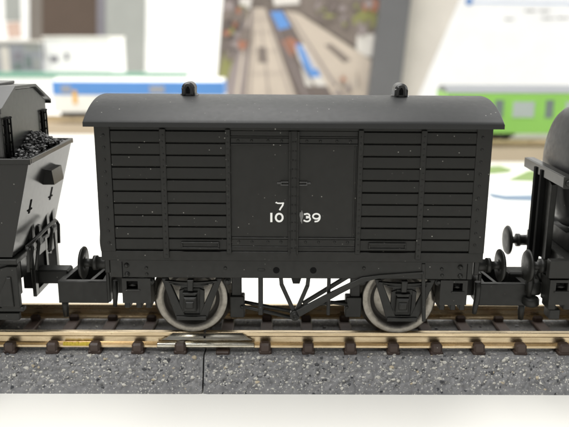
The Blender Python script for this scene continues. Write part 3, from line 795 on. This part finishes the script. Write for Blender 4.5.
# end plate below the bunker, light frame round the coupler slot, far step plate
b = MB(); xe = -34.0
b.prism([(-3.3, 4.2), (-3.3, 10.6), (-2.3, 10.6), (-2.3, 4.2)], xe-.5, xe, 'x', .05)
b.prism([(1.6, 4.6), (1.6, 11.0), (2.4, 11.0), (2.4, 4.6)], xe-.5, xe, 'x', .05)
b.prism([(-2.3, 9.3), (-2.3, 10.6), (1.6, 10.6), (1.6, 9.3)], xe-.5, xe, 'x', .04)
b.prism([(-2.3, 4.2), (-2.3, 5.0), (1.6, 5.0), (1.6, 4.2)], xe-.5, xe, 'x', .04)
b.prism([(3.4, 8.4), (3.4, 12.5), (6.5, 12.5), (6.5, 9.6), (5.2, 7.6)], xe-.9, xe-.5, 'x', .05)
pk = b.build('coupler_frame', 'engine', eng)
b = MB(); b.box(-36, xe-.3, -2.3, 1.6, 5.0, 9.3); b.build('coupler_slot', 'hole', pk)
MB().box(-35, -30.2, -1.5, 1.1, 5.35, 7.3, .22).build('coupler', 'chassis', eng)
# guard rail of bent handrails standing off the end plate
XH = -33.0
top = [(27.2, 246.5), (36, 238.3), (48.5, 226), (55.5, 220.2)]
b = MB(); pt = [atX(*q, XH) for q in top]; b.tube(pt, .26, 8); hr = b.build('handrail', 'chassis', eng)
for (tp, bt) in (((26.3, 247), (27, 272)), ((30.5, 243.5), (28.2, 268)), ((36.8, 238), (34.5, 270)), ((50.3, 225), (47.6, 250)), ((56.3, 220.6), (57.6, 243))):
    a, c = atX(*tp, XH), atX(*bt, XH)
    b = MB(); mid = Vector((XH+.28, a.y+(c.y-a.y)*.12, a.z+(c.z-a.z)*.18)); b.tube([Vector((XH, a.y, a.z)), mid, Vector((XH+.2, c.y, c.z))], .24, 8)
    b.build('upright', 'chassis', hr)
for yy, z0, z1 in ((-2.4, 9.8, 14.2), (.2, 10.4, 13.2), (3.6, 11.0, 14.8), (6.2, 12, 15)):
    MB().box(-34.6, -34.05, yy-.5, yy+.5, z0, z1, .06).build('bracket', 'engine', hr)

# ================================================================== TANK WAGON on the right
tw = empty('tank_wagon', (45, 0, 0), 'black tank wagon at the right edge with domed end and cross beam', 'tank wagon', 'vehicles of the model train')
b = MB(); zc, RT = 21.5, 8.15
prf = [(.05, 34.95), (1.6, 35.0), (3.4, 35.14), (5.2, 35.38), (6.6, 35.72), (7.4, 36.12), (7.85, 36.6), (8.08, 37.2), (RT, 38.2), (RT, 78)]
b.lathe(prf, (0, 0, zc), 'x', 72); tk = b.build('tank', 'tank', tw)
MB().lathe([(RT, 0), (RT+.14, .02), (RT+.14, .55), (RT, .57)], (40.4, 0, zc), 'x', 64).build('tank_band', 'tank', tk)
b = MB(); b.box(33.2, 33.42, -8.1, 6.75, 20.25, 21.6, .06); b.box(33.425, 34.55, -8.1, 6.75, 21.2, 21.62, .06); b.box(33.425, 34.5, -8.02, 6.7, 20.35, 20.6)
b.build('cross_beam', 'engine', tw)
b = MB(); b.box(33.1, 34.3, -8.22, -8.1, 20.2, 21.7, .04); b.lathe([(.42, 0), (.42, -.18), (.2, -.24)], (33.75, -8.2, 20.9), 'y', 12); b.build('beam_end_bracket', 'chassis', tw)
for y, w in ((1.75, .50), (-.5, .42)):
    MB().prism([(y-w, 8.0), (y+w, 8.0), (y+w*.8, 21.15), (y-w*.8, 21.15)], 33.0, 33.7, 'x', .06).build('post', 'hole', tw)
b = MB(); b.prism([(-2.9, 9), (-2.9, 19.6), (-1.6, 20.2), (-1.6, 9)], 33.75, 34.5, 'x', .06); b.build('tank_stay', 'chassis', tw); b = MB(); b.prism([(.0, 9), (.0, 20.2), (2.0, 20.2), (2.4, 9)], 33.85, 34.6, 'x', .06); b.build('tank_stay', 'chassis', tw)
b = MB(); b.prism([(-7, 11), (-7.2, 16), (-5.8, 14.2), (-3, 13.2), (3, 13.2), (5.8, 14.2), (7.2, 16), (7, 11)], 36.2, 37.6, 'x'); b.build('tank_cradle', 'chassis', tw)
b = MB(); b.box(32.4, 78, -8.35, -7.2, zS0, zS1, .08); b.box(35.4, 78, 7.2, 8.35, zS0, zS1, .08); b.box(35.2, 78, -7.2, 7.2, 9.4, 10.9); b.build('solebar', 'chassis', tw)
MB().box(34.6, 35.4, -7.15, 7.15, zS0-.2, zS1-.1, .1).build('buffer_beam', 'chassis', tw)
for y, z in ((-5.5, 9.5), (5.5, 9.75)): buffer(tw, 34.7, 30.3 if y < 0 else 31.0, y, z, -1)
step_box(tw, 32.75, 37.6, -1, (33.5, 35.0), -8.1)
b = MB(); b.tube([(34, -6.2, 9.6), (36.8, -6.5, 10.2)], .95, 14); b.build('buffer_housing', 'chassis', tw)
b = MB(); b.lathe([(.2, 0), (1.0, .05), (1.05, .4), (1.05, 1.6), (.8, 1.75)], (31.9, -4.6, 5.4), 'z', 18); b.lathe([(.2, 0), (.8, .05), (1.08, .3), (1.08, 1.0), (.9, 1.25)], (31.7, -4.8, 3.7), 'z', 18)
b.build('coupler', 'chassis', tw)
b = MB(); b.box(29.6, 35, -1.6, 1.2, 5.2, 7.2, .2); b.build('coupler_arm', 'chassis', tw)
b = MB(); p0, p1, p2 = (atY(*q, -5.2) for q in ((530.5, 270), (530.5, 283), (529, 296)))
b.tube([p0, p1, p2], [.5, .52, .3], 10); b.build('coupler_hook', 'chassis', tw)
MB().tube([atY(*q, -4.5) for q in ((541, 262), (539.5, 274), (542.5, 281))], [.3, .42, .34], 10).build('brake_pipe', 'chassis', tw)
for q in (33.2, 36.8): MB().box(q, q+1.4, -7.6, -5.6, 2.9, 4.3, .12).build('foot_block', 'chassis', tw)

# ================================================================== BACKGROUND: two trains, model buildings, boards
def coach(x0, x1, y0, yw, ztop, mats, loc, label, stripes, wins, bogies, name='model_coach'):
    o = empty(name, loc, label, 'model train', 'model trains in the background')
    zlow, zroof = 2.8, ztop-2.3
    for (za, zb2, mk) in stripes:
        MB().box(x0, x1, y0, y0+yw, za, zb2-.03, .25).build('body_panel', mk, o)
    pr = [(y0+yw*k/10, zroof+(ztop-zroof)*(1-abs(k/5-1)**2.4)) for k in range(11)]
    MB().prism(pr, x0+.2, x1-.2, 'x').build('roof', mats[0], o)
    for xa, xb2, za, zb2, mk in wins:
        f = MB().box(xa-.5, xb2+.5, y0-.25, y0+.2, za-.5, zb2+.5, .2).build('window', mats[1], o)
        MB().box(xa, xb2, y0-.32, y0-.1, za, zb2).build('pane', mk, f)
    for xa in bogies:
        b = MB(); b.box(xa, xa+15, y0+1.5, y0+yw-1.5, 1.6, 3.4, .4)
        for q in (3.5, 11.5):
            b.lathe([(2.4, 0), (2.4, 1.2)], (xa+q, y0+2, 2.4), 'y', 18); b.lathe([(2.4, 0), (2.4, 1.2)], (xa+q, y0+yw-3.5, 2.4), 'y', 18)
        b.build('bogie', 'underframe', o)
    MB().box(x0+(22 if 'green' in label else 3), x1-22, y0+(2 if 'green' in label else .6), y0+yw-2, .5, 2.77, .2).build('underframe', 'wall_white' if 'green' in label else 'underframe', o)
    return o
g = 171; mm = lambda px: atY(px, 110, g).x
coach(mm(446), mm(446)+132, g, 17.5, 20, ('grey_roof', 'green'), (mm(441)+66, g+9, 0), 'blurred light green model coach with grey roof behind the van on the right',
      [(2.8, 17.7, 'green')], [(mm(494.5), mm(503), 8.6, 15.2, 'window_dark'), (mm(512.5), mm(534), 8.8, 14.6, 'window'), (mm(545), mm(553), 8.6, 15.2, 'window_dark'), (mm(565), mm(585), 8.8, 14.6, 'window'), (mm(470), mm(486), 8.8, 14.6, 'window')],
      [mm(478), mm(441)+108])
b = MB(); b.prism([(g-6, ZT), (g-3, -2.4), (g+21, -2.4), (g+24, ZT)], -40, 330, 'x'); bg = b.build('ballast_track', 'tan_ballast')
tag(bg, 'tan track bed under the light green coach in the background', 'model track', 'background tracks')
for y in (g+4, g+13.5): MB().prism([(y-.4, -2.38), (y+.4, -2.38), (y+.4, 0), (y-.4, 0)], -40, 330, 'x').build('rail', 'rail', bg)
u = 240; mb = lambda px: atY(px, 100, u).x
bc = coach(mb(53), mb(224), u, 17, 18.6, ('cream', 'blue'), (mb(140), u+8, 0), 'blurred blue and cream model coach behind the van on the left',
      [(2.8, 10.9, 'cream'), (10.93, 17.0, 'blue')], [(mb(62), mb(72), 11.8, 15.2, 'dim_grey'), (mb(150), mb(165), 11.8, 15.2, 'dim_grey')], [mb(62), mb(190)], 'model_coach')
(qx, qz1), (rx, qz0) = xz(72.5, 90.5, u), xz(77.5, 104, u); MB().box(qx, rx, u-.5, u+.3, qz0, qz1, .2).build('door', 'orange', bc)
b = MB(); b.prism([(u-5, ZT), (u-3, -2.4), (u+21, -2.4), (u+23, ZT)], -330, 0, 'x'); bb = b.build('ballast_track', 'tan_ballast')
tag(bb, 'tan track bed under the blue and cream coach in the background', 'model track', 'background tracks')
for y in (u+4, u+13): MB().prism([(y-.4, -2.38), (y+.4, -2.38), (y+.4, 0), (y-.4, 0)], -330, 0, 'x').build('rail', 'rail', bb)
# printed mats and a flat blue-grey strip lying on the table
def flat(name, pts, mk, label, cat, z=ZT, th=.25, group=None):
    b = MB(); P = [atZ(x, y, z+th) for x, y in pts]; b.prism([(p.x, p.y) for p in P], z+.01, z+th, 'z')
    return tag(b.build(name, mk), label, cat, group)
flat('scenery_mat', [(478, 166.5), (500, 165.5), (513, 169.5), (509, 172), (494, 173.5), (478, 173.5)], 'grass', 'small green grass mat on the table beside the van roof', 'scenery mat', group='scenery pieces on the table')
flat('scenery_mat', [(507, 180), (528, 170.5), (560, 168), (600, 168), (600, 182), (540, 181)], 'grass', 'green grass mat on the table half behind the tank wagon', 'scenery mat', group='scenery pieces on the table')
flat('flat_strip', [(488, 192.3), (505, 195), (560, 194), (600, 194), (600, 201), (540, 200.6), (505, 199.5), (492, 197)], 'blue_grey', 'flat blue grey strip lying on the white table', 'paper strip', group='scenery pieces on the table')  # blue-grey streak laid as a flat strip, not known to be paper
# low green edging along the back of the layout
def slab(name, poly, Y, th, mk, label, cat, floor=False, group=None):
    P = [xz(x, y, Y) for x, y in poly]
    return tag(MB().prism(P, Y, Y+th, 'y').build(name, mk), label, cat, group)
def board(poly, Y, th): return MB().prism([xz(x, y, Y) for x, y in poly], Y, Y+th, 'y')
zt_ = atY(100, 78, 420).z
k = MB().box(atY(-20, 75, 420).x, atY(186, 75, 420).x, 420, 436, atY(100, 78, 420).z, atY(100, 73.3, 420).z, .4)
sh = k.build('layout_edging', 'trim_green'); tag(sh, 'dark green edging on a white base behind the blue coach', 'edging')
MB().box(atY(-20, 75, 420).x, atY(186, 75, 420).x, 421, 435, ZT, atY(100, 78, 420).z-.02).build('edging_base', 'wall_white', sh)
# white model building with grey annexe
Yb = 470
wb = empty('model_building', (atY(75, 60, Yb).x, Yb, ZT), 'white model building with two small dark openings at the left, standing behind the green edging', 'model building', 'model buildings at the back')
(xa, z1), (xb_, z0) = xz(43, 36.5, Yb), xz(112, 73, Yb)
wl = MB().box(xa, xb_, Yb, Yb+50, ZT, z1-1.6, .4).build('wall', 'wall_white', wb)
MB().box(xa-1, xb_+.6, Yb-1, Yb+51, z1-1.58, z1, .3).build('roof', 'cream', wb)
for (ax, ay, bx2, by) in ((50, 56, 58.5, 62), (64.5, 53, 69, 60)):
    (qx, qz1), (rx, qz0) = xz(ax, ay, Yb), xz(bx2, by, Yb); MB().box(qx, rx, Yb-.4, Yb+.4, qz0, qz1, .1).build('window', 'mauve', wb)
an = empty('model_building', (atY(20, 60, Yb-8).x, Yb-8, ZT), 'grey model building with dark windows and pale roof at the far left edge', 'model building', 'model buildings at the back')
(xa, z1), (xb_, z0) = xz(-25, 40, Yb-8), xz(42.5, 73, Yb-8)
MB().box(xa, xb_, Yb-8, Yb-1.5, ZT, z1-2.2, .3).build('wall', 'dim_grey', an); MB().box(xa-1, xb_+.3, Yb-10, Yb-1.2, z1-2.18, z1, .3).build('roof', 'panel_cream', an)
for (ax, ay, bx2, by, mk) in ((0, 47, 11, 72, 'panel_cream'), (13, 52, 23, 60, 'mauve'), (24, 45, 41, 51, 'wall_grey'), (25, 56, 32, 68, 'window_dark'), (34, 58, 40, 70, 'wall_grey'), (13, 63, 23, 70, 'window_dark')):
    (qx, qz1), (rx, qz0) = xz(ax, ay, Yb-8), xz(bx2, by, Yb-8); MB().box(qx, rx, Yb-8.6, Yb-7.6, qz0, qz1, .1).build('window', mk, an)
# display boards and walls further back
Yw = 640
wA = MB().box(-900, 900, 900, 930, ZT-14, 640).build('wall', 'wall_white'); wA['kind'] = 'structure'
pc = empty('wall_picture', (atY(68, 18, Yw).x, Yw, ZT), 'large blurred dark brown picture panel with lighter left band at the upper left', 'picture panel')
board([(29, -70), (42, -70), (42, 60), (30, 60)], Yw, 8).build('side_band', 'brown_light', pc)
board([(42.1, -70), (96.9, -70), (96.9, 60), (42.1, 60)], Yw, 8).build('picture', 'brown', pc)
board([(97, -70), (106, -70), (105, 60), (97, 60)], Yw, 8).build('edge_band', 'mauve', pc)
slab('display_column', [(105.4, -80), (147, -80), (144, 100), (105.4, 100)], Yw-6, 10, 'wall_grey', 'pale grey display column between the brown picture and the white board', 'column')
slab('display_board', [(147.4, -80), (229, -80), (219, 100), (144.5, 100)], Yw-4, 8, 'wall_white', 'blank white display board left of the station photograph', 'display board')
lp = empty('wall_poster', (atY(10, 18, Yw).x, Yw, ZT), 'white poster with grey and pink patches at the top left edge', 'poster')
board([(-40, -80), (28.8, -80), (29.5, 60), (-40, 60)], Yw+2, 6).build('sheet', 'wall_white', lp)
board([(3, -40), (19, -40), (21, 21), (5, 21)], Yw+1.4, .5).build('grey_patch', 'wall_grey', lp); board([(6, 23), (20, 22), (21.5, 37), (8, 38)], Yw+1.2, .5).build('pink_patch', 'pink', lp)
# station photograph on its board
Yp = 400
po = empty('station_poster', (atY(300, 60, Yp).x, Yp, ZT), 'large station photograph with platforms and a blue train, mounted on a board behind the van', 'poster')
board([(227.5, -60), (388, -60), (368, 130), (213, 130)], Yp, 6).build('photo_sheet', 'p_base', po)
lay = [0]
def pp(name, poly, mk): lay[0] += 1; board(poly, Yp-.2-.04*lay[0], .03).build(name, mk, po)
pp('track_area', [(243, 12), (255, 8), (245, 130), (213, 130), (224, 96)], 'p_mauve')
pp('grass_area', [(222, 60), (229, 40), (233, 60), (223, 95), (214, 120), (213, 100)], 'p_green')
pp('rail_line', [(248, 12), (250, 12), (234, 130), (229, 130)], 'p_cream'); pp('rail_line', [(252, 12), (253.5, 12), (243, 130), (241, 130)], 'p_brown')
pp('platform', [(253.5, 8), (265, 8), (307, 130), (243, 130)], 'p_cream')
pp('platform_mark', [(258, 47), (266, 47), (268, 63), (258, 63)], 'p_brown')
pp('track_bed', [(266, 9), (283, 10), (364, 130), (308, 130), (296, 94)], 'p_dark')
pp('blue_coach', [(270, 12), (282, 11), (291, 27), (279, 30)], 'p_blue')
pp('rust_roof', [(280, 42), (290, 37), (301, 44), (292, 57)], 'p_rust')
pp('train_roof', [(295, 46), (305, 44), (330, 74), (326, 86), (306, 86)], 'p_white')
pp('train_side', [(295.5, 44), (301, 44), (313, 69), (327, 68), (326, 76), (308, 78)], 'p_blue')
pp('train_top', [(303, 48), (315, 51), (325, 67), (314, 68)], 'p_lilac')
pp('platform', [(284, 10), (300, 14), (380, 66), (371, 130), (352, 130)], 'p_cream')
pp('platform_opening', [(324, 45), (331, 44), (351, 60), (344, 63)], 'p_brown')
pp('building', [(300, -20), (386, -20), (380, 62), (345, 40), (302, 13)], 'p_brown')
pp('bush', [(352, 18), (362, 9), (377, 10), (378, 26), (366, 29), (353, 24)], 'p_green'); pp('white_hut', [(357, 35), (377, 34), (375, 58), (365, 56), (356, 50)], 'p_white')
pp('roofline', [(228, -20), (262, -20), (250, 10), (226, 30)], 'p_dark'); pp('sign_board', [(240, -2), (252, -2), (250, 9), (239, 9)], 'p_white'); pp('pale_wall', [(272, -8), (298, -8), (300, 4), (274, 6)], 'p_white')
for px0, px1 in ((254.5, 247), (263.5, 300), (259, 272)): pp('platform_line', [(px0, 9), (px0+.5, 9), (px1+1.3, 130), (px1, 130)], 'p_mauve')
for py in (20, 33, 52, 74): pp('platform_joint', [(252.6-.06*(py-10), py), (266+.3*(py-10), py-1.2), (266+.3*(py-10), py-.7), (252.6-.06*(py-10), py+.5)], 'p_mauve')
pp('platform_line', [(287, 11), (288, 11), (366, 130), (362, 130)], 'p_mauve'); pp('rail_line', [(269, 12), (269.8, 12), (322, 130), (319, 130)], 'p_mauve'); pp('rail_line', [(280, 32), (281, 32), (344, 130), (341, 130)], 'p_brown')
RQ = random.Random(9)
for k in range(46):                                      # small shapes of the printed street scene on both sides
    right = k % 2
    px, py = (RQ.uniform(318, 374), RQ.uniform(2, 34)) if right else (RQ.uniform(226, 246), RQ.uniform(0, 60))
    if right and py > (px-300)*.75+2: continue
    w, h = RQ.uniform(2, 7), RQ.uniform(2, 8); ang = RQ.uniform(-.5, .5)
    pp('print_patch', [(px+w*math.cos(a+ang), py+h*math.sin(a+ang)) for a in (.4, 1.9, 3.3, 4.6, 5.6)], RQ.choice(('p_brown', 'p_dark', 'p_mauve', 'p_green', 'p_rust', 'p_mauve')))
for k in range(9): pp('print_patch', [(352+2*k-RQ.uniform(0, 3), 92-RQ.uniform(0, 26)+q*2) if q < 2 else (349+2*k+RQ.uniform(0, 3), 92-RQ.uniform(0, 12)+q) for q in range(3)], RQ.choice(('p_cream', 'p_white', 'p_brown')))
for k in range(7): pp('print_patch', [(u0+dx2, v0+dy2) for u0, v0 in [(RQ.uniform(330, 348), RQ.uniform(78, 94))] for dx2, dy2 in ((0, 0), (4, -2), (6, 2), (2, 4))], RQ.choice(('p_rust', 'p_mauve', 'p_brown', 'p_cream')))
slab('grey_pillar', [(388, -60), (418, -60), (396, 130), (364, 130)], Yp-10, 12, 'pillar', 'grey leaning frame upright right of the station photograph', 'frame upright')
slab('display_board', [(418.3, -60), (492, -60), (404, 130), (396.3, 130)], Yp+2, 6, 'panel_cream', 'blank cream display board between grey frame and white notice', 'display board')
Yn = 375
no = empty('notice_sheet', (atY(520, 60, Yn).x, Yn, ZT), 'white notice sheet with pale blue heading line behind the green coach', 'notice')
board([(486, -60), (640, -60), (600, 130), (405, 130)], Yn, 2).build('sheet', 'paper', no)
board([(470, 1.8), (640, 4.0), (640, 5.2), (470, 3.0)], Yn-.3, .2).build('heading_line', 'pale_blue', no)
dx, dz = xz(469, 1.5, Yn); MB().lathe([(2.3, 0), (2.3, .2)], (dx, Yn-.5, dz), 'y', 20).build('heading_dot', 'ink_blue', no)
b = MB(); RT2 = random.Random(2)
for (xa, xe, y, hh) in ((525, 533, 11, 1.5), (536, 538, 11, .7), (540, 549, 11.3, 1.3), (505, 513, 19.5, 1.3), (542, 550, 18.5, 1.3), (553, 555, 18.5, .7), (558, 569, 18.3, 1.3)):
    x = xa
    while x < xe: b.prism([xz(*q, Yn-.3) for q in ((x, y-hh/2), (x+1.3, y-hh/2), (x+1.2, y+hh/2), (x-.1, y+hh/2))], Yn-.3, Yn-.1, 'y'); x += RT2.uniform(1.6, 2.3)
b.build('small_print', 'ink', no)
